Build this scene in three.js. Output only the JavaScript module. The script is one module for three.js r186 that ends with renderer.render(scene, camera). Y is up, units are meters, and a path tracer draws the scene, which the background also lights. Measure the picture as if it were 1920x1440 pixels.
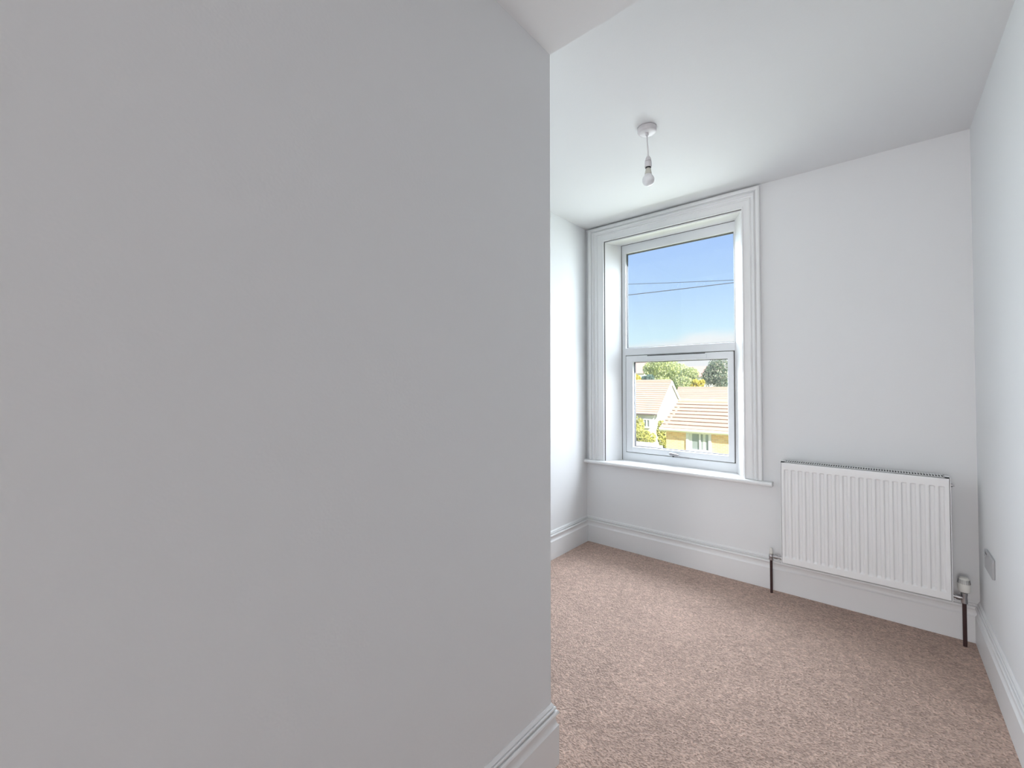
import * as THREE from 'three';
import { RoundedBoxGeometry } from 'three/addons/geometries/RoundedBoxGeometry.js';
import { mergeGeometries, mergeVertices, toCreasedNormals } from 'three/addons/utils/BufferGeometryUtils.js';
import { RectAreaLightUniformsLib } from 'three/addons/lights/RectAreaLightUniformsLib.js';

// ------------------------------------------------------------------ camera, sky, sun, lights
const scene = new THREE.Scene();
const EYE = 1.28, FOCAL = 812.5, YAW = THREE.MathUtils.degToRad(40.323), PITCH = THREE.MathUtils.degToRad(1.162), SHIFT = 13.8;
const camera = new THREE.PerspectiveCamera(2 * THREE.MathUtils.radToDeg(Math.atan(720 / FOCAL)), 1920 / 1440, 0.05, 600);
camera.rotation.order = 'YXZ';
camera.rotation.set(PITCH, YAW, 0);
camera.position.set(0, EYE, 0);
camera.setViewOffset(1920, 1440, 0, SHIFT, 1920, 1440);
camera.updateMatrixWorld(true);

const renderer = new THREE.WebGLRenderer({ antialias: true });
renderer.toneMapping = THREE.LinearToneMapping;
renderer.toneMappingExposure = 1.0;
renderer.shadowMap.enabled = true;
renderer.shadowMap.type = THREE.PCFSoftShadowMap;
RectAreaLightUniformsLib.init();

// seeded random and noise
function rng(seed) { let s = seed >>> 0; return () => { s = (s + 0x6D2B79F5) >>> 0; let t = s; t = Math.imul(t ^ (t >>> 15), t | 1); t ^= t + Math.imul(t ^ (t >>> 7), t | 61); return ((t ^ (t >>> 14)) >>> 0) / 4294967296; }; }
function hash2(x, y, s = 0) { let h = Math.imul(x | 0, 374761393) + Math.imul(y | 0, 668265263) + Math.imul(s | 0, 1274126177); h = Math.imul(h ^ (h >>> 13), 1274126177); return ((h ^ (h >>> 16)) >>> 0) / 4294967296; }
function vnoise(x, y, per = 0, s = 0) {   // value noise, periodic when per > 0
  const ix = Math.floor(x), iy = Math.floor(y), fx = x - ix, fy = y - iy, u = fx * fx * (3 - 2 * fx), v = fy * fy * (3 - 2 * fy);
  const w = (k) => (per > 0 ? ((k % per) + per) % per : k);
  const a = hash2(w(ix), w(iy), s), b = hash2(w(ix + 1), w(iy), s), c = hash2(w(ix), w(iy + 1), s), d = hash2(w(ix + 1), w(iy + 1), s);
  return a + (b - a) * u + (c - a) * v + (a - b - c + d) * u * v;
}
const smooth = (a, b, x) => { const t = Math.min(1, Math.max(0, (x - a) / (b - a))); return t * t * (3 - 2 * t); };

// the sky: pale at the horizon, blue higher up, a low bank of thin cloud all round
{
  const W = 1024, H = 512, data = new Float32Array(W * H * 4);
  const stops = [[0, 0.86, 0.94, 0.97], [6, 0.64, 0.88, 0.98], [11, 0.49, 0.72, 1.0], [19, 0.36, 0.57, 1.0], [45, 0.26, 0.45, 0.9], [90, 0.18, 0.36, 0.8]];
  for (let r = 0; r < H; r++) {
    const el = ((r + 0.5) / H - 0.5) * 180, e = Math.max(0, el);
    let k = 0; while (k < stops.length - 2 && stops[k + 1][0] < e) k++;
    const t = Math.min(1, (e - stops[k][0]) / (stops[k + 1][0] - stops[k][0]));
    for (let c = 0; c < W; c++) {
      const az = (c / W) * 64;
      const n = vnoise(az, e * 0.35, 64, 53) * 0.6 + vnoise(az * 2, e * 0.9, 128, 54) * 0.3 + vnoise(az * 4, e * 2, 256, 55) * 0.1;
      const edge = 4.3 + 3.2 * n, cloud = (1 - smooth(edge - 0.8, edge + 0.5, e)) * 0.9;
      const i = (r * W + c) * 4, wht = [0.9, 0.92, 0.93];
      for (let q = 0; q < 3; q++) { const base = stops[k][q + 1] + (stops[k + 1][q + 1] - stops[k][q + 1]) * t; data[i + q] = base + (wht[q] - base) * cloud; }
      data[i + 3] = 1;
    }
  }
  const t = new THREE.DataTexture(data, W, H, THREE.RGBAFormat, THREE.FloatType);
  t.mapping = THREE.EquirectangularReflectionMapping; t.colorSpace = THREE.LinearSRGBColorSpace; t.magFilter = t.minFilter = THREE.LinearFilter; t.wrapS = THREE.RepeatWrapping; t.needsUpdate = true;
  scene.background = t;
}
// afternoon sun, from behind the house and to the right
const sun = new THREE.DirectionalLight(new THREE.Color().setRGB(1.0, 0.94, 0.88), 9.6);
sun.name = 'sun'; sun.position.set(48, 46, -4); sun.target.position.set(-12, -2, -40);
sun.castShadow = true; sun.shadow.mapSize.set(2048, 2048);
Object.assign(sun.shadow.camera, { left: -60, right: 60, top: 60, bottom: -60, near: 1, far: 200 });
scene.add(sun, sun.target);
// skylight coming down through the two panes of the window, plus the added fill
function windowLight(x0, x1, y0, y1, z, r, g, b, power, back) {
  const l = new THREE.RectAreaLight(new THREE.Color().setRGB(r, g, b), power, x1 - x0, y1 - y0);
  l.name = 'daylight_and_fill'; l.position.set((x0 + x1) / 2, (y0 + y1) / 2, z); l.rotation.order = 'YXZ'; l.rotation.set(back ? 0 : -0.72, back ? 0 : Math.PI, 0); scene.add(l);
}
const ZB = -3.168;                       // window wall
// fill light, through an unseen window added at the other end of the passage
windowLight(-0.72, 0.22, 0.42, 2.12, 5.23, 1.0, 0.97, 0.98, 16.5, true);
windowLight(-1.585, -0.772, 1.585, 2.365, ZB - 0.44, 0.80, 0.915, 1.0, 16.5);
windowLight(-1.523, -0.815, 0.786, 1.47, ZB - 0.40, 0.87, 0.935, 1.0, 16.5);

// ------------------------------------------------------------------ dimensions of the room (metres)
const H = 2.585, SOFFIT = 2.435, XL = -1.869, XR = 0.366, XP = -0.864, ZP = -1.222, ZF = 5.2, SK = 0.204;

// ------------------------------------------------------------------ helpers
const taken = {};
function numbered(n) { if (!(n in taken)) { taken[n] = 0; return n; } taken[n]++; return n + '_' + String(taken[n]).padStart(3, '0'); }
function shade(o) { o.castShadow = true; o.receiveShadow = true; return o; }
function mesh(name, geo, mat, parent) { const o = shade(new THREE.Mesh(geo, mat)); o.name = parent ? name : numbered(name); (parent || scene).add(o); return o; }
function tag(o, label, category, extra = {}) { Object.assign(o.userData, { label, category }, extra); return o; }
function struct(name, geo, mat, label, category) { const o = mesh(name, geo, mat); o.name = name; return tag(o, label, category, { kind: 'structure' }); }
function thing(name, label, category, pos = [0, 0, 0], extra = {}) { const o = new THREE.Group(); o.name = numbered(name); o.position.set(...pos); scene.add(o); return tag(o, label, category, extra); }
function group(name, parent, pos = [0, 0, 0]) { const o = new THREE.Group(); o.name = name; o.position.set(...pos); parent.add(o); return o; }
// box between two corners, uv in metres
function boxAt(x0, x1, y0, y1, z0, z1, bevel = 0) {
  const w = x1 - x0, h = y1 - y0, d = z1 - z0;
  const g = bevel ? new RoundedBoxGeometry(w, h, d, 2, bevel) : new THREE.BoxGeometry(w, h, d);
  g.translate((x0 + x1) / 2, (y0 + y1) / 2, (z0 + z1) / 2);
  return metric(g);
}
function metric(g) {      // uv in metres from the position, by the way each face points
  if (g.index) g = g.toNonIndexed();
  const p = g.attributes.position, n = g.attributes.normal, uv = new Float32Array(p.count * 2);
  for (let i = 0; i < p.count; i += 3) {
    const ax = Math.abs(n.getX(i) + n.getX(i + 1) + n.getX(i + 2)), ay = Math.abs(n.getY(i) + n.getY(i + 1) + n.getY(i + 2)), az = Math.abs(n.getZ(i) + n.getZ(i + 1) + n.getZ(i + 2));
    for (let k = i; k < i + 3; k++) {
      const X = p.getX(k), Y = p.getY(k), Z = p.getZ(k);
      if (ay >= ax && ay >= az) { uv[2 * k] = X; uv[2 * k + 1] = Z; } else if (ax >= az) { uv[2 * k] = Z; uv[2 * k + 1] = Y; } else { uv[2 * k] = X; uv[2 * k + 1] = Y; }
    }
  }
  g.setAttribute('uv', new THREE.BufferAttribute(uv, 2));
  return g;
}
// sweep a closed outline (a = offset to the left of the path, b = third axis) along a 2D path with mitred corners
function sweep(path, outline, put, cut0, cut1) {
  const N = path.length, rows = [];
  const dir = (i) => { const [x0, y0] = path[i], [x1, y1] = path[i + 1], l = Math.hypot(x1 - x0, y1 - y0); return [(x1 - x0) / l, (y1 - y0) / l]; };
  for (let i = 0; i < N; i++) {
    let m;
    if (i === 0 && cut0) m = cut0; else if (i === N - 1 && cut1) m = cut1;
    else {
      const d0 = dir(Math.max(0, i - 1)), d1 = dir(Math.min(N - 2, i)), n0 = [-d0[1], d0[0]], n1 = [-d1[1], d1[0]], k = 1 + n0[0] * n1[0] + n0[1] * n1[1];
      m = [(n0[0] + n1[0]) / k, (n0[1] + n1[1]) / k];
    }
    rows.push(outline.map(([a, b]) => put(path[i][0] + m[0] * a, path[i][1] + m[1] * a, b)));
  }
  const pos = [], M = outline.length, tri = (a, b, c) => pos.push(...a, ...b, ...c);
  for (let i = 0; i < N - 1; i++) for (let j = 0; j < M; j++) { const k = (j + 1) % M; tri(rows[i][j], rows[i + 1][j], rows[i + 1][k]); tri(rows[i][j], rows[i + 1][k], rows[i][k]); }
  const faces = THREE.ShapeUtils.triangulateShape(outline.map(([a, b]) => new THREE.Vector2(a, b)), []);
  for (const [a, b, c] of faces) { tri(rows[0][a], rows[0][c], rows[0][b]); tri(rows[N - 1][a], rows[N - 1][b], rows[N - 1][c]); }
  let g = new THREE.BufferGeometry();
  g.setAttribute('position', new THREE.Float32BufferAttribute(pos, 3));
  g.computeVertexNormals();
  g = toCreasedNormals(g, 0.6);
  return metric(g);
}
function lathe(pts, seg = 32) { return new THREE.LatheGeometry(pts.map(([r, y]) => new THREE.Vector2(r, y)), seg); }
function tube(pts, r, seg = 24, rad = 10) { return new THREE.TubeGeometry(new THREE.CatmullRomCurve3(pts.map((p) => new THREE.Vector3(...p))), seg, r, rad, false); }
function cyl(r0, r1, h, x, y, z, axis = 'y', seg = 20) { const g = new THREE.CylinderGeometry(r0, r1, h, seg); if (axis === 'x') g.rotateZ(Math.PI / 2); if (axis === 'z') g.rotateX(Math.PI / 2); g.translate(x, y, z); return g; }
const join = (list) => mergeGeometries(list.map((g) => { const q = g.index ? g.toNonIndexed() : g; for (const k of Object.keys(q.attributes)) if (!['position', 'normal', 'uv'].includes(k)) q.deleteAttribute(k); return q; }));

// textures: fine relief and grain, repeat every `metres`
function dataTexture(size, fn, metres, srgb) {
  const d = new Uint8Array(size * size * 4);
  for (let y = 0; y < size; y++) for (let x = 0; x < size; x++) { const c = fn(x, y), i = (y * size + x) * 4; d[i] = c[0]; d[i + 1] = c[1]; d[i + 2] = c[2]; d[i + 3] = 255; }
  const t = new THREE.DataTexture(d, size, size); t.wrapS = t.wrapT = THREE.RepeatWrapping; t.magFilter = THREE.LinearFilter; t.minFilter = THREE.LinearMipmapLinearFilter; t.generateMipmaps = true;
  t.repeat.set(1 / metres, 1 / metres); if (srgb) t.colorSpace = THREE.SRGBColorSpace; t.needsUpdate = true; return t;
}
const rollerBump = dataTexture(512, (x, y) => { const v = vnoise(x / 4, y / 4, 128, 11) * 0.55 + vnoise(x / 16, y / 16, 32, 13) * 0.45; const c = Math.round(v * 255); return [c, c, c]; }, 0.5);
function paint(r, g, b, rough, bump = 0.00018) {
  const m = new THREE.MeshStandardMaterial({ roughness: rough }); m.color.setRGB(r, g, b); m.bumpMap = rollerBump; m.bumpScale = bump; return m;
}
function plain(r, g, b, rough = 0.5, extra = {}) { const m = new THREE.MeshPhysicalMaterial({ roughness: rough, ...extra }); m.color.setRGB(r, g, b); return m; }
const M = {
  wall: paint(0.84, 0.845, 0.85, 0.85),
  ceiling: paint(0.84, 0.84, 0.845, 0.9),
  gloss: plain(0.86, 0.86, 0.86, 0.38),
  pvc: plain(0.82, 0.84, 0.86, 0.3),
  gasket: plain(0.03, 0.03, 0.035, 0.7),
  enamel: plain(0.9, 0.9, 0.9, 0.35),
  ventSlot: plain(0.22, 0.22, 0.23, 0.7),
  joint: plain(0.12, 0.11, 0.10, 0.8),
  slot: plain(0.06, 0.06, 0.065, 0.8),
  pipe: plain(0.045, 0.018, 0.018, 0.45),
  chrome: plain(0.42, 0.41, 0.42, 0.3, { metalness: 1 }),
  plastic: plain(0.80, 0.79, 0.74, 0.42),
  lampPlastic: plain(0.68, 0.65, 0.67, 0.45),
  bulbBase: plain(0.60, 0.58, 0.52, 0.5),
  frosted: plain(0.80, 0.80, 0.82, 0.35),
  black: plain(0.015, 0.015, 0.018, 0.6),
  glass: new THREE.MeshPhysicalMaterial({ color: 0xffffff, transmission: 1, thickness: 0, roughness: 0, ior: 1.5 }),
};

// carpet: short twisted pile, two close tones, relief
const S = 1024;
function per(x, y, nx, ny, s) { // periodic value noise with its own counts across the tile
  const X = x / S * nx, Y = y / S * ny, ix = Math.floor(X), iy = Math.floor(Y), fx = X - ix, fy = Y - iy, u = fx * fx * (3 - 2 * fx), v = fy * fy * (3 - 2 * fy);
  const h = (a, b) => hash2(((a % nx) + nx) % nx, ((b % ny) + ny) % ny, s);
  return (h(ix, iy) * (1 - u) + h(ix + 1, iy) * u) * (1 - v) + (h(ix, iy + 1) * (1 - u) + h(ix + 1, iy + 1) * u) * v;
}
const pileH = (x, y) => 0.5 * per(x, y, 190, 260, 31) + 0.3 * per(x, y, 330, 400, 32) + 0.2 * per(x, y, 60, 80, 33);
const carpetMap = dataTexture(S, (x, y) => {
  const h = pileH(x, y), tone = per(x, y, 7, 7, 34) * 0.5 + per(x, y, 18, 18, 35) * 0.5, k = 0.72 + 0.50 * h + 0.07 * (tone - 0.5);
  return [Math.min(255, 202 * k), Math.min(255, 174 * k), Math.min(255, 160 * k)];
}, 1.15, true);
const carpetBump = dataTexture(S, (x, y) => { const c = Math.round(255 * Math.min(1, Math.max(0, (pileH(x, y) - 0.2) * 1.6))); return [c, c, c]; }, 1.15);
M.carpet = new THREE.MeshStandardMaterial({ map: carpetMap, bumpMap: carpetBump, bumpScale: 0.006, roughness: 1 });

// ------------------------------------------------------------------ the room shell
struct('floor', boxAt(XL - 0.2, XR + 0.15, -0.15, 0, ZB - 0.3, ZF + 0.15), M.carpet, 'beige-brown short pile fitted carpet', 'carpet');
struct('wall_right', boxAt(XR, XR + 0.15, 0, H + 0.15, ZB - 0.3, ZF + 0.15), M.wall, 'long white painted wall with a socket near its far corner', 'wall');
struct('wall_left', boxAt(XL - 0.15, XL, 0, H + 0.15, ZB, ZP), M.wall, 'narrow white wall in the recess beside the window', 'wall');
struct('wall_partition', boxAt(XL - 0.15, XP, 0, H, ZP, ZF), M.wall, 'large blank off-white partition wall with an outside corner', 'wall');
struct('wall_front', join([boxAt(XP, XR, 0, 0.40, ZF, ZF + 0.15), boxAt(XP, XR, 2.14, H, ZF, ZF + 0.15), boxAt(XP, -0.74, 0.40, 2.14, ZF, ZF + 0.15), boxAt(0.24, XR, 0.40, 2.14, ZF, ZF + 0.15)]), M.wall, 'white wall closing the passage opposite the moulded window', 'wall');
{  // unseen window, added to carry the fill light in the passage
  const w2 = new THREE.Group(); w2.name = 'window_2'; scene.add(w2); tag(w2, 'plain white unseen window added at the passage end for fill light', 'window', { kind: 'structure' });
  mesh('frame', join([boxAt(-0.74, -0.70, 0.40, 2.14, ZF + 0.05, ZF + 0.11), boxAt(0.20, 0.24, 0.40, 2.14, ZF + 0.05, ZF + 0.11), boxAt(-0.70, 0.20, 0.40, 0.45, ZF + 0.05, ZF + 0.11), boxAt(-0.70, 0.20, 2.09, 2.14, ZF + 0.05, ZF + 0.11)]), M.pvc, w2);
  mesh('pane', boxAt(-0.70, 0.20, 0.45, 2.09, ZF + 0.08, ZF + 0.084), M.glass, w2);
}
struct('ceiling', boxAt(XL - 0.15, XR, H, H + 0.15, ZB - 0.3, ZF + 0.15), M.ceiling, 'flat white painted ceiling above the window and pendant', 'ceiling');
struct('ceiling_soffit', boxAt(XP, XR, SOFFIT, H, ZP, ZF), M.ceiling, 'lowered plain ceiling over the passage', 'ceiling');

// window wall: four pieces round the opening, whose sides splay into the room
const OX0 = -1.70, OX1 = -0.685, OY0 = 0.655, OY1 = 2.45;       // opening at the room side
const FX0 = -1.63, FX1 = -0.752, FY1 = 2.44, FZ = ZB - 0.145;   // visible frame at the back of the reveal
{
  const T = 0.3, parts = [boxAt(XL - 0.15, XR, 0, OY0, ZB - T, ZB), boxAt(XL - 0.15, XR, OY1, H, ZB - T, ZB)];
  const prism = (pts) => { // plan outline (x, z), between the sill and the head
    const g = new THREE.ExtrudeGeometry(new THREE.Shape(pts.map(([x, z]) => new THREE.Vector2(x, -z))), { depth: OY1 - OY0, bevelEnabled: false });
    g.rotateX(-Math.PI / 2); g.translate(0, OY0, 0); return metric(g);
  };
  parts.push(prism([[XL - 0.15, ZB], [OX0, ZB], [FX0, FZ], [FX0, ZB - 0.188], [FX0 - 0.08, ZB - 0.188], [FX0 - 0.08, ZB - T], [XL - 0.15, ZB - T]]));
  parts.push(prism([[OX1, ZB], [XR, ZB], [XR, ZB - T], [FX1 + 0.06, ZB - T], [FX1 + 0.06, ZB - 0.188], [FX1, ZB - 0.188], [FX1, FZ]]));
  struct('wall_back', join(parts), M.wall, 'white wall with the window and the radiator', 'wall');
}

// skirting boards: plinth, hollow, two beads and a small cove at the top
const skirt = [[0, 0], [0.020, 0], ...[[0.020, 0.073], [0.0145, 0.067], [0.0128, 0.062], [0.0122, 0.054], [0.0128, 0.046], [0.0145, 0.041], [0.0185, 0.037], [0.020, 0.033], [0.0195, 0.029], [0.0165, 0.0255], [0.0075, 0.0252], [0.0075, 0.0226], [0.0115, 0.0222], [0.0136, 0.019], [0.0136, 0.015], [0.0115, 0.0125], [0.0045, 0.0123], [0.0045, 0.0102], [0.0085, 0.0095], [0.008, 0.008], [0.002, 0]].map(([a, d]) => [a, SK - d]), [0, SK]];
function skirting(name, path, label, c0, c1) {
  // the room lies to the left of the path when seen with x right and z down, so offsets are taken with z mirrored
  const g = sweep(path.map(([x, z]) => [x, -z]), skirt, (x, z, b) => [x, b, -z], c0, c1);
  return struct(name, g, M.gloss, label, 'skirting board');
}
// paths run with the room on their left (x right, -z up)
skirting('baseboard_back', [[XL, ZB], [XR, ZB]].reverse(), 'white moulded skirting board below the window and behind the radiator', [-1, -1], [1, -1]);
skirting('baseboard_left', [[XL, ZB], [XL, ZP]], 'short white moulded skirting board in the window recess', [1, -1], [1, 1]);
skirting('baseboard_partition', [[XL, ZP], [XP, ZP], [XP, ZF]], 'white moulded skirting board turning the outside corner of the partition', [1, 1], [1, 0]);
skirting('baseboard_right', [[XR, ZF], [XR, ZB]], 'white moulded skirting board along the wall with the socket', [-1, 0], [-1, -1]);

// ------------------------------------------------------------------ the window
const win = new THREE.Group(); win.name = 'window_1'; scene.add(win);
tag(win, 'tall white two-light window with moulded architrave and wide sill', 'window', { kind: 'structure' });
{
  // architrave: a = distance out from the inner edge, b = how far it stands off the wall
  const arch = (w) => [[0, 0], [0, 0.014], [0.002, 0.017], [0.006, 0.018], [0.009, 0.016], [0.011, 0.0125], [0.043 * w, 0.0125], [0.045 * w, 0.017], [0.049 * w, 0.019], [0.053 * w, 0.017], [0.056 * w, 0.013], [0.064 * w, 0.016], [0.068 * w, 0.026], [0.073 * w, 0.030], [0.079 * w, 0.026], [0.082 * w, 0.019], [0.085 * w, 0.019], [0.087 * w, 0.028], [0.091 * w, 0.030], [0.103 * w, 0.030], [0.107 * w, 0.027], [0.108 * w, 0]];
  const outl = arch(1), put = (x, y, b) => [x, y, ZB + b];
  const sideL = arch(1.28).map(([a, b]) => [a, b]), hd = arch(1.13);
  // left jamb (path upward: left of it is outward), head, right jamb; ends cut at the mitre
  const cut = (dx, dy) => [dx, dy];
  mesh('architrave', sweep([[OX0, OY0 + 0.018], [OX0, OY1]], sideL, put, cut(-1, 0), cut(-1, 1.13 / 1.28)), M.gloss, win);
  mesh('architrave', sweep([[OX0, OY1], [OX1, OY1]], hd, put, cut(-1.28 / 1.13, 1), cut(1 / 1.13, 1)), M.gloss, win);
  mesh('architrave', sweep([[OX1, OY1], [OX1, OY0 + 0.018]], outl, put, cut(1, 1.13), cut(1, 0)), M.gloss, win);
  // lining boards of the splayed reveal
  const board = (pts, y0, y1) => { const g = new THREE.ExtrudeGeometry(new THREE.Shape(pts.map(([x, z]) => new THREE.Vector2(x, -z))), { depth: y1 - y0, bevelEnabled: false }); g.rotateX(-Math.PI / 2); g.translate(0, y0, 0); return metric(g); };
  mesh('reveal_lining', board([[OX0 - 0.004, ZB + 0.004], [OX0 + 0.006, ZB + 0.004], [FX0 + 0.010, FZ + 0.002], [FX0, FZ + 0.002]], OY0 + 0.017, OY1 - 0.001), M.gloss, win);
  mesh('reveal_lining', board([[OX1 + 0.004, ZB + 0.004], [FX1, FZ + 0.002], [FX1 - 0.010, FZ + 0.002], [OX1 - 0.006, ZB + 0.004]], OY0 + 0.017, OY1 - 0.001), M.gloss, win);
  mesh('reveal_head', boxAt(OX0 - 0.002, OX1 + 0.002, FY1 - 0.004, OY1 + 0.002, FZ + 0.002, ZB + 0.003), M.gloss, win);
  // sill board with a rounded nose
  const sx0 = XL + 0.001, sx1 = -0.522, top = OY0 + 0.017, th = 0.028, zf = ZB + 0.052;
  const sp = new THREE.Shape(); sp.moveTo(FZ + 0.002, top - th); sp.lineTo(zf - 0.012, top - th); sp.absarc(zf - 0.014, top - th / 2, th / 2, -Math.PI / 2, Math.PI / 2, false); sp.lineTo(FZ + 0.002, top); sp.closePath();
  const sg = new THREE.ExtrudeGeometry(sp, { depth: OX1 - OX0, bevelEnabled: false, curveSegments: 10 }); sg.rotateY(-Math.PI / 2); sg.translate(OX1, 0, 0);
  const ep = new THREE.Shape(); ep.moveTo(ZB + 0.001, top - th); ep.lineTo(zf - 0.012, top - th); ep.absarc(zf - 0.014, top - th / 2, th / 2, -Math.PI / 2, Math.PI / 2, false); ep.lineTo(ZB + 0.001, top); ep.closePath();
  const horn = (a, b) => { const g = new THREE.ExtrudeGeometry(ep, { depth: b - a, bevelEnabled: false, curveSegments: 10 }); g.rotateY(-Math.PI / 2); g.translate(b, 0, 0); return g; };
  mesh('sill', toCreasedNormals(join([sg, horn(sx0, OX0), horn(OX1, sx1)]), 0.6), M.gloss, win);

  // pvc outer frame
  const fz0 = ZB - 0.188, fz1 = FZ, B = 0.006;
  const bar = (x0, x1, y0, y1, z0, z1, bev = B) => boxAt(x0, x1, y0, y1, z0, z1, bev);
  const UX0 = -1.585, UX1 = -0.772, UY0 = 1.585, UY1 = 2.365, TY0 = 1.523, FYB = OY0 + 0.012;
  mesh('frame', join([bar(FX0 - 0.01, UX0, FYB, FY1 + 0.004, fz0, fz1), bar(UX1, FX1 + 0.03, FYB, FY1 + 0.004, fz0, fz1), bar(UX0 - 0.01, UX1 + 0.01, UY1, FY1 + 0.004, fz0, fz1), bar(UX0 - 0.01, UX1 + 0.01, FYB, 0.738, fz0, fz1)]), M.pvc, win);
  mesh('transom', bar(UX0 - 0.008, UX1 + 0.008, TY0, UY0, fz0, fz1 + 0.001), M.pvc, win);
  // seal, frame to lining; dark strip imitating the shaded gap, lining to architrave
  mesh('joint_dark_strip', join([boxAt(FX0 + 0.009, FX0 + 0.012, OY0 + 0.018, FY1 - 0.005, fz1 - 0.002, fz1 + 0.004), boxAt(FX0 + 0.010, FX1 - 0.010, FY1 - 0.0065, FY1 - 0.004, fz1 - 0.002, fz1 + 0.004)]), M.joint, win);
  mesh('joint_dark_strip', join([boxAt(OX0 - 0.001, OX0 + 0.0068, OY0 + 0.018, OY1 - 0.006, ZB + 0.0035, ZB + 0.006), boxAt(OX0 - 0.001, OX1 + 0.001, OY1 - 0.0045, OY1 + 0.001, ZB + 0.0028, ZB + 0.005)]), M.joint, win);
  // glazing beads and gaskets of the fixed upper light
  const rim = (x0, x1, y0, y1, w, z0, z1) => join([boxAt(x0, x0 + w, y0, y1, z0, z1), boxAt(x1 - w, x1, y0, y1, z0, z1), boxAt(x0 + w, x1 - w, y0, y0 + w, z0, z1), boxAt(x0 + w, x1 - w, y1 - w, y1, z0, z1)]);
  mesh('gasket', rim(UX0, UX1, UY0, UY1, 0.004, ZB - 0.187, ZB - 0.163), M.gasket, win);
  mesh('pane', boxAt(UX0 - 0.004, UX1 + 0.004, UY0 - 0.004, UY1 + 0.004, ZB - 0.162, ZB - 0.158), M.glass, win);
  // opening lower sash
  const sash = group('sash', win);
  const SX0 = -1.584, SX1 = -0.7755, SY0 = 0.7415, SY1 = 1.5195, GX0 = -1.523, GX1 = -0.815, GY0 = 0.787, GY1 = 1.469, sz0 = ZB - 0.187, sz1 = FZ + 0.010;
  mesh('rail', join([bar(SX0 + 0.002, GX0, SY0, SY1, sz0, sz1), bar(GX1, SX1, SY0, SY1, sz0, sz1), bar(GX0 - 0.008, GX1 + 0.008, SY0, GY0, sz0, sz1), bar(GX0 - 0.008, GX1 + 0.008, GY1, SY1, sz0, sz1)]), M.pvc, sash);
  mesh('gasket', rim(GX0, GX1, GY0, GY1, 0.004, ZB - 0.186, ZB - 0.161), M.gasket, sash);
  mesh('pane', boxAt(GX0 - 0.004, GX1 + 0.004, GY0 - 0.004, GY1 + 0.004, ZB - 0.160, ZB - 0.156), M.glass, sash);
  mesh('sash_seal', rim(UX0, UX1, 0.738, TY0, 0.005, fz1 - 0.006, fz1 + 0.0016), M.joint, sash);
  // trickle vent along the sash's top rail, with the dark gap above it
  mesh('trickle_vent', join([boxAt(-1.405, -0.955, 1.478, 1.512, sz1 - 0.002, sz1 + 0.006, 0.003), boxAt(-1.40, -0.96, 1.470, 1.479, sz1 - 0.002, sz1 + 0.003, 0.001)]), M.pvc, sash);
  mesh('vent_slot', boxAt(-1.40, -0.965, 1.5125, 1.518, sz1 - 0.002, sz1 + 0.001), M.gasket, sash);
  // lever handle in the middle of the bottom rail, and the stay plate in the joint beside it
  const hx = -1.205, hy = 0.757;
  const handle = group('handle', sash, [hx, hy, sz1]);
  const lever = new THREE.Shape(); lever.moveTo(-0.008, -0.009); lever.lineTo(0.05, -0.006); lever.quadraticCurveTo(0.058, 0, 0.05, 0.006); lever.lineTo(-0.008, 0.009); lever.quadraticCurveTo(-0.018, 0, -0.008, -0.009);
  const lg = new THREE.ExtrudeGeometry(lever, { depth: 0.008, bevelEnabled: true, bevelSize: 0.002, bevelThickness: 0.002, bevelSegments: 2 }); lg.rotateZ(-0.10); lg.translate(0, 0.004, 0.022);
  mesh('base_plate', join([boxAt(-0.03, 0.03, -0.012, 0.012, -0.001, 0.012, 0.005), cyl(0.009, 0.011, 0.014, 0, 0.002, 0.017, 'z')]), M.pvc, handle);
  mesh('lever', lg, M.chrome, handle);
  mesh('lock_button', cyl(0.007, 0.007, 0.012, 0.012, -0.010, 0.018, 'z'), M.black, handle);
  mesh('stay_plate', boxAt(hx + 0.045, hx + 0.125, SY0 - 0.004, SY0 + 0.002, sz1 - 0.004, sz1 + 0.004), M.chrome, sash);
}

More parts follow.
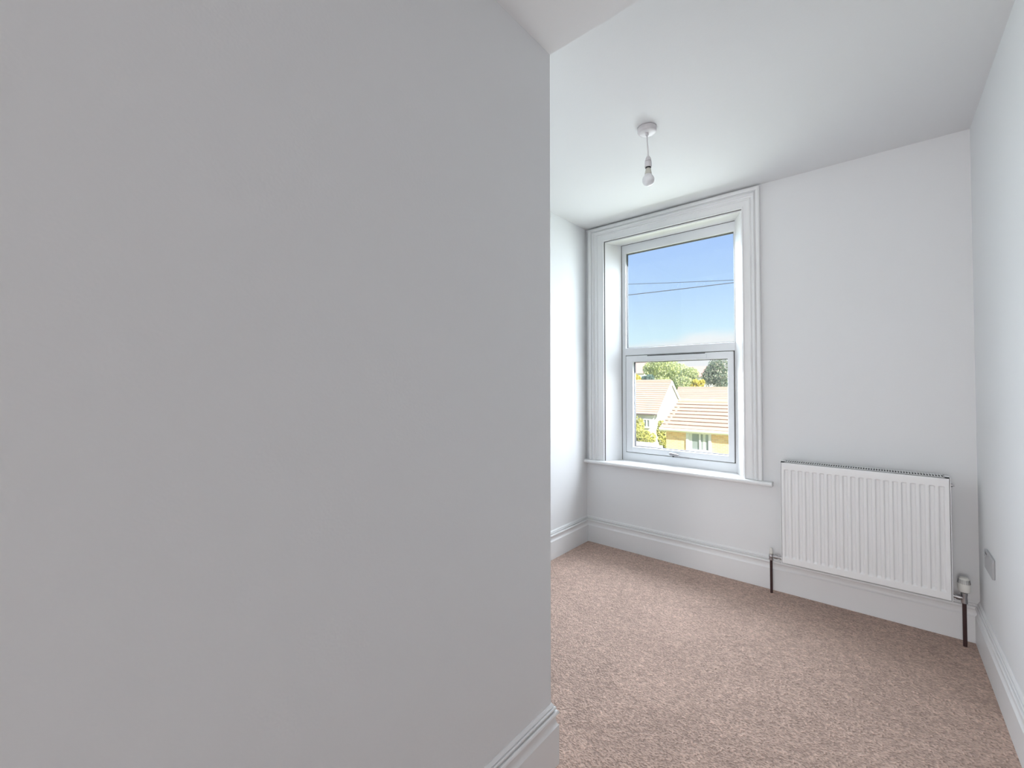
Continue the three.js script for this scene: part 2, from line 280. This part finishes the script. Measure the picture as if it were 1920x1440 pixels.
// ------------------------------------------------------------------ radiator
{
  const X0 = -0.463, X1 = 0.2605, Y0 = 0.218, Y1 = 0.822, ZF1 = ZB + 0.138, ZBk = ZB + 0.034;
  const r = thing('radiator', 'white ribbed panel radiator with a slotted top grille under the bare wall', 'radiator', [0, 0, 0]);
  // pressed front panel: twenty shallow vertical channels
  const px0 = X0 + 0.005, px1 = X1 - 0.005, py0 = Y0 + 0.004, py1 = Y1 - 0.003, first = -0.4325, pitch = 0.0347;
  const xs = [], ys = [];
  for (let i = 0; i <= 4; i++) xs.push(px0 + 0.004 * (i / 4));
  const chan = [-0.0125, -0.0105, -0.0085, -0.0065, -0.003, 0, 0.003, 0.0065, 0.0085, 0.0105, 0.0125];
  for (let k = 0; k < 20; k++) for (const c of chan) xs.push(first + k * pitch + c);
  for (let i = 0; i <= 4; i++) xs.push(px1 - 0.004 + 0.004 * (i / 4));
  const yTop = py1 - 0.040, yBot = py0 + 0.034;
  for (let i = 0; i <= 4; i++) ys.push(py0 + 0.004 * (i / 4));
  for (const d of [-0.002, 0, 0.002, 0.005, 0.008, 0.011, 0.014]) ys.push(yBot + d);
  for (let i = 1; i < 8; i++) ys.push(yBot + 0.014 + (yTop - yBot - 0.02) * (i / 8));
  for (const d of [0.006, 0.004, 0.002, 0, -0.002]) ys.push(yTop - d);
  for (let i = 0; i <= 4; i++) ys.push(py1 - 0.004 + 0.004 * (i / 4));
  const depth = (x, y) => {
    const e = Math.min(x - px0, px1 - x, y - py0, py1 - y), round = e < 0.004 ? -0.004 * (1 - Math.sqrt(Math.max(0, 1 - (1 - e / 0.004) ** 2))) : 0;
    const k = Math.round((x - first) / pitch); if (k < 0 || k > 19) return round;
    const dx = Math.abs(x - first - k * pitch), a = 1 - smooth(0.0062, 0.0118, dx), b = smooth(yBot, yBot + 0.014, y) * (1 - smooth(yTop - 0.006, yTop, y));
    return round - 0.009 * a * b;
  };
  const pos = [], uv = [], idx = [];
  for (const y of ys) for (const x of xs) { pos.push(x, y, ZF1 + depth(x, y)); uv.push(x, y); }
  for (let j = 0; j < ys.length - 1; j++) for (let i = 0; i < xs.length - 1; i++) { const a = j * xs.length + i, b = a + 1, c = a + xs.length, d = c + 1; idx.push(a, b, d, a, d, c); }
  const fg = new THREE.BufferGeometry(); fg.setAttribute('position', new THREE.Float32BufferAttribute(pos, 3)); fg.setAttribute('uv', new THREE.Float32BufferAttribute(uv, 2)); fg.setIndex(idx); fg.computeVertexNormals();
  const rimB = join([fg, boxAt(px0, px1, py0, py0 + 0.002, ZF1 - 0.016, ZF1 - 0.0039), boxAt(px0, px1, py1 - 0.002, py1, ZF1 - 0.016, ZF1 - 0.0039), boxAt(px0, px0 + 0.002, py0, py1, ZF1 - 0.016, ZF1 - 0.0039), boxAt(px1 - 0.002, px1, py0, py1, ZF1 - 0.016, ZF1 - 0.0039), boxAt(px0, px1, py0, py1, ZF1 - 0.018, ZF1 - 0.015)]);
  mesh('front_panel', rimB, M.enamel, r);
  mesh('back_panel', boxAt(X0 + 0.01, X1 - 0.01, Y0 + 0.006, Y1 - 0.014, ZBk, ZBk + 0.012, 0.004), M.enamel, r);
  const fins = []; for (let i = 0; i < 44; i++) { const x = X0 + 0.02 + (X1 - X0 - 0.04) * i / 43; fins.push(boxAt(x - 0.0006, x + 0.0006, Y0 + 0.03, Y1 - 0.03, ZBk + 0.012, ZF1 - 0.018)); }
  const fn = mesh('convector_fins', join(fins), M.enamel, r); fn.userData.kind = 'stuff';
  mesh('side_panel', boxAt(X0, X0 + 0.0035, Y0, Y1 + 0.002, ZBk, ZF1 - 0.003, 0.0015), M.enamel, r);
  mesh('side_panel', boxAt(X1 - 0.0035, X1, Y0, Y1 + 0.002, ZBk, ZF1 - 0.003, 0.0015), M.enamel, r);
  // top grille: rim and cross bars over a dark sheet painted as inner shade
  const gy0 = Y1 + 0.0005, gy1 = Y1 + 0.002, gz0 = ZBk, gz1 = ZF1 - 0.006, bars = [boxAt(X0 + 0.003, X1 - 0.003, gy0, gy1, gz0, gz0 + 0.009), boxAt(X0 + 0.003, X1 - 0.003, gy0, gy1, gz1 - 0.012, gz1), boxAt(X0 + 0.003, X0 + 0.022, gy0, gy1, gz0, gz1), boxAt(X1 - 0.022, X1 - 0.003, gy0, gy1, gz0, gz1)];
  for (let i = 0; i <= 62; i++) { const x = X0 + 0.022 + (X1 - X0 - 0.044) * i / 62; bars.push(boxAt(x - 0.0021, x + 0.0021, gy0, gy1, gz0 + 0.008, gz1 - 0.011)); }
  mesh('top_grille', join(bars), M.enamel, r);
  mesh('inner_shade_sheet', boxAt(X0 + 0.005, X1 - 0.005, Y1 - 0.0075, Y1 - 0.0045, ZBk + 0.001, ZF1 - 0.018), M.slot, r);
  mesh('bleed_valve', join([cyl(0.010, 0.010, 0.012, X1 + 0.005, Y1 - 0.045, ZB + 0.062, 'x', 6), cyl(0.004, 0.004, 0.02, X1 + 0.008, Y1 - 0.045, ZB + 0.062, 'x')]), M.chrome, r);
  mesh('end_plug', cyl(0.010, 0.010, 0.010, X0 - 0.004, Y1 - 0.045, ZB + 0.062, 'x', 6), M.chrome, r);
  for (const x of [-0.30, 0.07]) mesh('wall_bracket', boxAt(x, x + 0.03, 0.24, 0.78, ZB, ZBk + 0.002), M.enamel, r);
  // lockshield valve and its pipe
  const lx = -0.527, lz = ZB + 0.068;
  const lv = group('lockshield_valve', r, [lx, 0, lz]);
  mesh('valve_body', join([cyl(0.0115, 0.0125, 0.022, 0, 0.213, 0, 'y', 12), cyl(0.010, 0.0115, 0.014, 0, 0.231, 0), new THREE.SphereGeometry(0.0135, 16, 12).translate(0, 0.224, 0), cyl(0.0085, 0.0085, 0.05, 0.03, 0.226, 0, 'x'), cyl(0.013, 0.013, 0.016, 0.026, 0.226, 0, 'x', 6), cyl(0.011, 0.011, 0.012, 0.052, 0.226, 0, 'x', 6)]), M.chrome, lv);
  mesh('valve_cap', lathe([[0, 0.274], [0.0065, 0.273], [0.008, 0.268], [0.0085, 0.252], [0.0105, 0.249], [0.011, 0.238], [0, 0.238]], 24), M.plastic, lv);
  mesh('pipe', cyl(0.0075, 0.0075, 0.206, 0, 0.103, 0), M.pipe, lv);
  // thermostatic valve and its pipe
  const tx = 0.303, tz = ZB + 0.086;
  const tv = group('thermostatic_valve', r, [tx, 0.018, tz]);
  mesh('valve_body', join([cyl(0.0115, 0.0125, 0.022, 0, 0.203, 0, 'y', 12), cyl(0.011, 0.011, 0.036, 0, 0.224, 0), cyl(0.0125, 0.0125, 0.012, 0, 0.236, 0, 'y', 12), cyl(0.009, 0.009, 0.044, -0.024, 0.216, 0, 'x'), cyl(0.0135, 0.0135, 0.016, -0.022, 0.216, 0, 'x', 6)]), M.chrome, tv);
  const head = mesh('valve_head', lathe([[0, 0.318], [0.012, 0.318], [0.0165, 0.316], [0.0195, 0.310], [0.0225, 0.290], [0.0235, 0.281], [0.0235, 0.268], [0.0225, 0.2625], [0.0225, 0.252], [0.020, 0.247], [0.010, 0.246], [0, 0.246]], 40), M.plastic, tv);
  const slots = []; for (let i = 0; i < 26; i++) { const a = i / 26 * Math.PI * 2, g = new THREE.BoxGeometry(0.0016, 0.020, 0.0022); g.rotateX(-0.14); g.translate(0, 0.298, 0.0212); g.rotateY(a); slots.push(g); }
  mesh('vent_slots', join(slots), M.ventSlot, tv);
  mesh('pipe', cyl(0.0078, 0.0078, 0.214, 0, 0.089, 0), M.pipe, tv);
}

// ------------------------------------------------------------------ electrical plate on the wall beside the radiator
{
  const s = thing('wall_switch', 'small satin grey electrical plate with one dark switch, low on the wall beside the radiator', 'switch', [XR, 0.488, -2.85]);
  const satin = plain(0.46, 0.46, 0.47, 0.45);
  mesh('face_plate', boxAt(-0.010, 0, -0.043, 0.043, -0.088, 0.088, 0.003), satin, s);
  mesh('rocker_switch', boxAt(-0.0145, -0.009, 0.016, 0.030, -0.060, -0.034, 0.002), satin, s);
  mesh('switch_gap', boxAt(-0.0106, -0.0096, 0.030, 0.0335, -0.066, -0.028), M.black, s);
}

// ------------------------------------------------------------------ pendant lamp holder, switched off
{
  const p = thing('pendant_light', 'white ceiling rose with a short cord and a bare unlit bulb', 'light', [-0.883, H, -2.098]);
  mesh('ceiling_rose', lathe([[0, -0.029], [0.010, -0.029], [0.034, -0.027], [0.043, -0.024], [0.0465, -0.019], [0.047, -0.004], [0.047, 0], [0, 0]], 48), M.lampPlastic, p);
  mesh('cord_grip', lathe([[0, -0.043], [0.005, -0.043], [0.0075, -0.038], [0.008, -0.029], [0.010, -0.028], [0, -0.028]], 20), M.lampPlastic, p);
  mesh('cord', tube([[0, -0.04, 0], [0.001, -0.07, 0.0005], [0.004, -0.11, 0.001], [0.0055, -0.15, 0.001]], 0.003, 24, 10), M.lampPlastic, p);
  const hd = group('lamp_holder', p, [0.0055, 0, 0.001]);
  mesh('holder_cap', lathe([[0.003, -0.146], [0.007, -0.149], [0.0125, -0.158], [0.0155, -0.170], [0.0155, -0.174], [0, -0.174]], 32), M.lampPlastic, hd);
  mesh('holder_skirt', lathe([[0, -0.1755], [0.0165, -0.1755], [0.0172, -0.178], [0.0172, -0.203], [0.0165, -0.2045], [0.014, -0.2045], [0.014, -0.20], [0, -0.20]], 32), M.lampPlastic, hd);
  const bulb = group('bulb', p, [0.0055, 0, 0.001]);
  mesh('bulb_cap', lathe([[0, -0.20], [0.011, -0.20], [0.011, -0.212], [0.0135, -0.216], [0.0175, -0.238], [0.018, -0.241], [0, -0.241]], 32), M.bulbBase, bulb);
  mesh('contact_ring', lathe([[0.0112, -0.203], [0.0135, -0.203], [0.0135, -0.209], [0.0112, -0.209]], 32), M.black, bulb);
  const gl = []; for (let i = 0; i <= 20; i++) { const a = (i / 20) * (Math.PI - 0.65); gl.push([0.0295 * Math.sin(a), -0.2685 - 0.0295 * Math.cos(a)]); }
  gl.push([0.0178, -0.241]);
  mesh('bulb_globe', lathe(gl, 40), M.frosted, bulb);
}

// ------------------------------------------------------------------ outside
const GROUND = -4.6;
// direction of a photo pixel, and the point where it meets a plane z = const
function pixelOnZ(px, py, z) {
  const v = new THREE.Vector3((px - 960) / FOCAL, -(py - 720 + SHIFT) / FOCAL, -1).applyEuler(new THREE.Euler(PITCH, YAW, 0, 'YXZ'));
  return v.multiplyScalar(z / v.z).add(new THREE.Vector3(0, EYE, 0));
}
const E = {
  tile: [plain(0.63, 0.46, 0.34, 0.9), plain(0.60, 0.445, 0.335, 0.9), plain(0.65, 0.48, 0.36, 0.9)],
  tilePink: [plain(0.56, 0.42, 0.31, 0.9), plain(0.53, 0.40, 0.30, 0.9)],
  render: plain(0.78, 0.78, 0.74, 0.95),
  white: plain(0.82, 0.82, 0.82, 0.6),
  pane: plain(0.30, 0.35, 0.34, 0.06), curtain: plain(0.72, 0.74, 0.68, 0.9),
  bark: plain(0.16, 0.12, 0.09, 0.95),
  stone: plain(0.62, 0.6, 0.56, 0.95),
};
const brickMap = dataTexture(512, (x, y) => {
  const row = Math.floor(y / 16), off = (row % 2) * 24, bx = Math.floor((x + off) / 48), inX = (x + off) % 48, inY = y % 16;
  const mortar = inX < 2.5 || inY < 2.5, k = 0.93 + 0.12 * hash2(bx % 11, row, 71);
  return mortar ? [244, 226, 190] : [Math.min(255, 254 * k), Math.min(255, 208 * k), Math.min(255, 152 * k)];
}, 512 / 48 * 0.225, true);
E.brick = new THREE.MeshStandardMaterial({ map: brickMap, roughness: 0.95 });

// ground, with grass beyond and a paved yard
const lawnMap = dataTexture(256, (x, y) => { const n = vnoise(x / 8, y / 8, 32, 81) * 0.6 + vnoise(x / 2, y / 2, 128, 82) * 0.4; return [150 + 50 * n, 160 + 45 * n, 92 + 30 * n]; }, 6, true);
E.lawn = new THREE.MeshStandardMaterial({ map: lawnMap, roughness: 1 });
struct('ground', boxAt(-90, 60, GROUND - 0.5, GROUND, -130, 25), E.lawn, 'grass between the houses outside the window', 'ground');
tag(mesh('paved_yard', boxAt(-26, -11, GROUND, GROUND + 0.05, -37.5, -30), E.stone), 'pale paved yard in front of the rendered house', 'paving', { kind: 'structure' });
{ // low wooded rise on the horizon
  const pos = [], idx = [], nx = 60, nz = 10;
  for (let j = 0; j <= nz; j++) for (let i = 0; i <= nx; i++) { const x = -110 + 130 * i / nx, t = j / nz; pos.push(x, GROUND - 0.2 + t * (6.6 + 1.6 * vnoise(i / 6, j / 5, 0, 91)) + 0.5 * t * vnoise(i / 1.5, j, 0, 92), -95 - 32 * t); }
  for (let j = 0; j < nz; j++) for (let i = 0; i < nx; i++) { const a = j * (nx + 1) + i; idx.push(a, a + 1, a + nx + 2, a, a + nx + 2, a + nx + 1); }
  const g = new THREE.BufferGeometry(); g.setAttribute('position', new THREE.Float32BufferAttribute(pos, 3)); g.setIndex(idx); g.computeVertexNormals();
  struct('hillside', metric(g), plain(0.52, 0.58, 0.40, 1), 'pale green rise on the horizon behind the trees', 'hill');
}

// one roof slope as stepped courses, each a part; from the eaves up to the ridge
function slope(parent, x0, x1, ye, ze, yr, zr, n, mats, th = 0.03, lift = 0.03) {
  const len = Math.hypot(yr - ye, zr - ze), ang = Math.atan2(yr - ye, Math.abs(zr - ze)), s = Math.sign(zr - ze), g0 = len / n;
  const geo = metric(new THREE.BoxGeometry(x1 - x0, th, g0 * 1.12));
  for (let i = 0; i < n; i++) {
    const t = (i + 0.5) / n, o = mesh('tile_course', geo, mats[(i * 7 + (i >> 1)) % mats.length], parent);
    o.position.set((x0 + x1) / 2, ye + (yr - ye) * t + th * 0.5, ze + (zr - ze) * t);
    o.rotation.x = s < 0 ? ang - lift / g0 : -ang + lift / g0;
  }
}
function houseWindow(parent, x0, x1, y0, y1, z, lights, f = 0.075) {
  const w = group('window', parent, [(x0 + x1) / 2, (y0 + y1) / 2, z]), hw = (x1 - x0) / 2, hh = (y1 - y0) / 2 , list = [boxAt(-hw, -hw + f, -hh, hh, -0.05, 0.04), boxAt(hw - f, hw, -hh, hh, -0.05, 0.04), boxAt(-hw + f, hw - f, hh - f, hh, -0.05, 0.04), boxAt(-hw + f, hw - f, -hh, -hh + f, -0.05, 0.04)];
  for (const m of lights) { const mx = -hw + m * 2 * hw; list.push(boxAt(mx - 0.035, mx + 0.035, -hh + f, hh - f, -0.05, 0.035)); }
  list.push(boxAt(-hw - 0.05, hw + 0.05, -hh - 0.06, -hh, -0.03, 0.12));
  mesh('window_frame', join(list), E.white, w);
  if (hw > 0.5) { mesh('curtain', boxAt(-hw + f, -hw + 0.28, -hh + f, hh - f, -0.02, -0.012), E.curtain, w); mesh('curtain', boxAt(hw * 0.34, hw * 0.55, -hh + f, hh - f, -0.02, -0.012), E.curtain, w); }
  const cuts = [0, ...lights, 1];
  for (let i = 0; i < cuts.length - 1; i++) mesh('pane', boxAt(-hw + cuts[i] * 2 * hw + 0.03, -hw + cuts[i + 1] * 2 * hw - 0.03, -hh + 0.05, hh - 0.05, -0.04, -0.02), E.pane, w);
}
const wallPrism = (pts, x0, x1) => { // gable outline in (z, y), extruded along x
  const g = new THREE.ExtrudeGeometry(new THREE.Shape(pts.map(([z, y]) => new THREE.Vector2(z, y))), { depth: x1 - x0, bevelEnabled: false }); g.rotateY(-Math.PI / 2); g.translate(x1, 0, 0); return metric(g);
};
// near brick house with a low tiled roof
{
  const z = -22, eY = -0.80, rY = 0.40, rZ = -24.4, x0 = -8.35, x1 = -1.5;
  const h = thing('brick_house', 'near orange brick house with bold tile courses and white gutter', 'house', [0, 0, 0]);
  mesh('wall', wallPrism([[z, GROUND], [z, eY], [rZ, rY - 0.12], [2 * rZ - z, eY], [2 * rZ - z, GROUND]], x0, x1), E.brick, h);
  const ov = 0.28, ex0 = x0 - 0.22;
  const yo = eY - ov * (rY - eY) / (z - rZ) + 0.08;
  slope(h, ex0, x1 + 0.2, yo, z + ov, rY, rZ, 8, E.tile, 0.022, 0.058);
  slope(h, ex0, x1 + 0.2, yo, 2 * rZ - z - ov, rY, rZ, 8, E.tile, 0.022, 0.058);
  mesh('ridge_tiles', cyl(0.10, 0.10, x1 - ex0 + 0.2, (ex0 + x1 + 0.2) / 2, rY + 0.01, rZ, 'x', 10), E.tile[1], h);
  mesh('fascia', boxAt(ex0, x1 + 0.2, yo - 0.17, yo - 0.01, z + ov - 0.06, z + ov - 0.02), E.white, h);
  mesh('gutter', cyl(0.07, 0.07, x1 - ex0 + 0.2, (ex0 + x1 + 0.2) / 2, yo - 0.06, z + ov + 0.045, 'x', 12), E.white, h);
  const vb = new THREE.Shape([[z + ov, yo - 0.2], [z + ov, yo], [rZ, rY], [2 * rZ - z - ov, yo], [2 * rZ - z - ov, yo - 0.2], [rZ, rY - 0.2]].map(([a, b]) => new THREE.Vector2(a, b)));
  const vg = new THREE.ExtrudeGeometry(vb, { depth: 0.05, bevelEnabled: false }); vg.rotateY(-Math.PI / 2); vg.translate(ex0 + 0.04, 0, 0);
  mesh('bargeboard', metric(vg), E.white, h);
  houseWindow(h, -7.34, -6.17, -1.96, -0.96, z + 0.03, [0.56], 0.12);
}
// rendered house with a steep roof and a white gable
{
  const z = -40, eY = -1.3, rY = 1.74, rZ = -43.6, x1 = -16.0, x0 = -27;
  const h = thing('rendered_house', 'grey rendered house with a steep tiled roof and white gable', 'house', [0, 0, 0]);
  mesh('wall', wallPrism([[z, GROUND], [z, eY], [rZ, rY - 0.1], [2 * rZ - z, eY], [2 * rZ - z, GROUND]], x0, x1 - 0.12), E.render, h);
  slope(h, x0 - 0.2, x1 + 0.02, eY - 0.12, z + 0.22, rY, rZ, 16, E.tile, 0.02, 0.05);
  slope(h, x0 - 0.2, x1 + 0.02, eY - 0.12, 2 * rZ - z - 0.22, rY, rZ, 16, E.tile, 0.02, 0.05);
  mesh('ridge_tiles', cyl(0.12, 0.12, x1 - x0 + 0.2, (x0 + x1 - 0.2) / 2, rY + 0.02, rZ, 'x', 10), E.tile[1], h);
  const vb = new THREE.Shape([[z + 0.22, eY - 0.38], [z + 0.22, eY - 0.1], [rZ, rY + 0.02], [2 * rZ - z - 0.22, eY - 0.1], [2 * rZ - z - 0.22, eY - 0.38], [rZ, rY - 0.36]].map(([a, b]) => new THREE.Vector2(a, b)));
  const vg = new THREE.ExtrudeGeometry(vb, { depth: 0.06, bevelEnabled: false }); vg.rotateY(-Math.PI / 2); vg.translate(x1 + 0.12, 0, 0);
  mesh('bargeboard', metric(vg), E.white, h);
  mesh('gable_cladding', wallPrism([[z, eY - 2.6], [z, eY - 0.1], [rZ, rY - 0.25], [2 * rZ - z, eY - 0.1], [2 * rZ - z, eY - 2.6]], x1 - 0.12, x1 - 0.04), E.white, h);
  mesh('gutter', cyl(0.08, 0.08, x1 - x0, (x0 + x1) / 2, eY - 0.16, z + 0.26, 'x', 10), plain(0.2, 0.17, 0.16, 0.6), h);
  houseWindow(h, -17.38, -16.72, -2.72, -1.95, z + 0.03, [0.5]);
}
// long roof behind the brick house
{
  const h = thing('terrace_house', 'long pale tiled roof behind the brick house', 'house', [0, 0, 0]);
  const z = -49, eY = -1.6, rY = 1.02, rZ = -52.4, x0 = -18.2, x1 = -5;
  mesh('wall', wallPrism([[z, GROUND], [z, eY], [rZ, rY - 0.1], [2 * rZ - z, eY], [2 * rZ - z, GROUND]], x0, x1), E.render, h);
  slope(h, x0 - 0.2, x1 + 0.2, eY - 0.12, z + 0.2, rY, rZ, 14, E.tilePink, 0.02, 0.035);
  slope(h, x0 - 0.2, x1 + 0.2, eY - 0.12, 2 * rZ - z - 0.2, rY, rZ, 14, E.tilePink, 0.02, 0.035);
  mesh('ridge_tiles', cyl(0.1, 0.1, x1 - x0 + 0.4, (x0 + x1) / 2, rY + 0.02, rZ, 'x', 10), E.tilePink[0], h);
  for (const px of [1289, 1335]) { const c = pixelOnZ(px, 751, -50.6); mesh('roof_vent', boxAt(c.x - 0.22, c.x + 0.22, c.y - 0.3, c.y + 0.16, -50.9, -50.3, 0.06), E.white, h); }
}
// far houses on the rise
function farHouse(px, py, z, w, label) {
  const c = pixelOnZ(px, py, z), h = thing('distant_house', label, 'house', [c.x, c.y, c.z], { group: 'distant houses on the rise' });
  mesh('wall', boxAt(-w / 2, w / 2, -5, 0, -3, 3), E.render, h);
  const sh = new THREE.Shape([[3.3, -0.1], [0, 1.9], [-3.3, -0.1]].map(([a, b]) => new THREE.Vector2(a, b))), g = new THREE.ExtrudeGeometry(sh, { depth: w + 0.4, bevelEnabled: false }); g.rotateY(-Math.PI / 2); g.translate(w / 2 + 0.2, 0, 0);
  mesh('roof', metric(g), plain(0.60, 0.38, 0.32, 0.9), h);
  for (const x of [-0.25, 0.25]) mesh('window_pane', boxAt(x * w - 0.5, x * w + 0.5, -1.9, -0.8, 2.98, 3.03), E.pane, h);
}
farHouse(1196, 700, -88, 5.5, 'distant pink-roofed house above the steep tiled roof');
farHouse(1213, 686, -100, 5.5, 'distant house highest on the rise beside the broad tree');
farHouse(1312, 706, -84, 4.5, 'distant house between the broad tree and the dark tree');

// trees and shrubs: a trunk, and a crown of many small leaf blades
function crown(r, rx, ry, rz, blobs, leaves, leaf, tones) {
  const R = rng(r), pos = [], col = [], c3 = [];
  const balls = []; for (let i = 0; i < blobs; i++) { const a = R() * 6.283, u = R() * 1.7 - 0.8, q = Math.sqrt(Math.max(0, 1 - u * u)) * (0.45 + 0.3 * R()); balls.push([Math.cos(a) * q * rx, u * ry * 0.62, Math.sin(a) * q * rz, 0.34 + 0.2 * R()]); }
  balls.push([0, 0, 0, 0.62]);
  for (let i = 0; i < leaves; i++) {
    const b = balls[Math.floor(R() * balls.length)], a = R() * 6.283, u = R() * 2 - 1, q = Math.sqrt(1 - u * u), d = b[3] * Math.cbrt(0.35 + 0.65 * R());
    const x = b[0] + Math.cos(a) * q * d * rx, y = b[1] + u * d * ry, z = b[2] + Math.sin(a) * q * d * rz, s = leaf * (0.6 + 0.8 * R());
    const e = new THREE.Euler(R() * 6.283, R() * 6.283, R() * 6.283), t = tones[Math.floor(R() * tones.length)], k = 0.85 + 0.3 * R();
    for (const [px, py] of [[-0.5, 0], [0.5, -0.25], [0.4, 0.45]]) { const v = new THREE.Vector3(px * s, py * s, 0).applyEuler(e); pos.push(x + v.x, y + v.y, z + v.z); col.push(t[0] * k, t[1] * k, t[2] * k); }
  }
  const g = new THREE.BufferGeometry(); g.setAttribute('position', new THREE.Float32BufferAttribute(pos, 3)); g.setAttribute('color', new THREE.Float32BufferAttribute(col, 3)); g.computeVertexNormals();
  return g;
}
const leafMat = new THREE.MeshPhysicalMaterial({ vertexColors: true, roughness: 0.9, side: THREE.DoubleSide, transmission: 0.35, thickness: 0 });
function tree(name, label, category, px, py, z, rx, ry, rz, seed, tones, leaves, leaf, blobs = 10, extra = {}) {
  const c = pixelOnZ(px, py, z), base = GROUND, t = thing(name, label, category, [c.x, base, c.z], extra), hgt = c.y - base;
  const f = mesh('foliage', crown(seed, rx, ry, rz, blobs, leaves, leaf, tones).translate(0, hgt, 0), leafMat, t); f.userData.kind = 'stuff';
  mesh('trunk', cyl(0.05 * rx + 0.03, 0.09 * rx + 0.05, hgt, 0, hgt / 2, 0, 'y', 10), E.bark, t);
}
const lime = [[0.60, 0.68, 0.30], [0.52, 0.62, 0.32], [0.68, 0.72, 0.32], [0.60, 0.66, 0.44]], dark = [[0.14, 0.22, 0.15], [0.22, 0.30, 0.17], [0.56, 0.56, 0.42]], teal = [[0.12, 0.24, 0.20], [0.2, 0.32, 0.24]], gold = [[0.74, 0.64, 0.08], [0.66, 0.62, 0.10]], yell = [[0.62, 0.62, 0.16], [0.52, 0.56, 0.18], [0.70, 0.66, 0.2]];
tree('broad_tree', 'broad lime-green tree rising behind the two tiled roofs', 'tree', 1249, 704, -66, 4.15, 3.1, 3.3, 5, lime, 22000, 0.24, 16);
tree('broad_tree', 'smaller yellow-green tree against the end of the long pale roof', 'tree', 1283, 714, -60.4, 2.3, 1.8, 2.0, 6, lime, 9000, 0.2, 9);
tree('dark_tree', 'dark blue-green tree above the long pale roof', 'tree', 1346, 704, -60.4, 2.0, 2.35, 1.8, 7, dark, 8000, 0.2, 12);
tree('evergreen_shrub', 'small dark evergreen just above the ridge of the steep roof', 'shrub', 1217, 711, -52, 1.0, 0.9, 1.0, 8, teal, 1600, 0.24, 6);
tree('golden_shrub', 'golden shrub behind the steep tiled roof', 'shrub', 1193, 713, -51, 0.9, 0.8, 0.9, 9, gold, 1200, 0.24, 5);
tree('golden_shrub', 'golden shrub above the long pale roof beside the dark tree', 'shrub', 1311, 722, -57.3, 1.0, 0.75, 0.9, 10, gold, 1400, 0.24, 5);
tree('garden_bush', 'tall yellow-green bush against the rendered house', 'bush', 1193, 800, -38.8, 0.9, 1.6, 0.8, 11, yell, 2200, 0.2, 7);
tree('garden_bush', 'low spreading yellow-green bush under the rendered house window', 'bush', 1213, 818, -36.6, 1.3, 0.62, 0.8, 12, yell, 2200, 0.2, 7);
tag(mesh('garden_wall', boxAt(-19.5, -12.6, GROUND, pixelOnZ(1215, 830, -34.6).y, -34.85, -34.6, 0.03), E.white), 'low white garden wall below the yellow-green bushes', 'wall');
tree('garden_bush', 'yellow-green bush at the corner of the brick house', 'bush', 1245, 814, -30, 0.55, 1.1, 0.6, 13, yell, 1800, 0.16, 6);

// two service cables across the sky, fixed to a pole hidden by the wall beside the window
{
  const line = (p, q, s) => { const d = q.clone().sub(p); return [p.clone().addScaledVector(d, -s), d]; };
  const [a, da] = line(pixelOnZ(1372, 525, -13), pixelOnZ(1176, 533.5, -13), 0.30), [b, db] = line(pixelOnZ(1372, 530, -12.4), pixelOnZ(1176, 554, -10.5), 0.325);
  const ph = Math.max(a.y, b.y) + 0.3 - GROUND, pole = thing('utility_pole', 'brown wooden utility pole carrying the overhead cables', 'pole', [Math.max(a.x, b.x) + 0.12, GROUND, (a.z + b.z) / 2]);
  mesh('post', cyl(0.10, 0.14, ph, 0, ph / 2, 0, 'y', 14), E.bark, pole);
  mesh('step_bolt', cyl(0.02, 0.02, 0.34, 0, ph - 1.2, 0, 'x', 8), M.chrome, pole);
  const cable = (p, d, r, label) => {
    const pts = []; for (let i = 0; i <= 14; i++) { const t = 3.2 * i / 14, v = p.clone().addScaledVector(d, t); pts.push([v.x, v.y + 0.02 * t * (t - 1), v.z]); }
    tag(mesh('overhead_cable', tube(pts, r, 60, 6), plain(0.03, 0.03, 0.05, 0.7)), label, 'cable', { group: 'overhead cables' });
  };
  cable(a, da, 0.007, 'upper overhead cable, nearly level across the sky');
  cable(b, db, 0.009, 'lower overhead cable, falling more steeply away from the pole');
}

renderer.render(scene, camera);
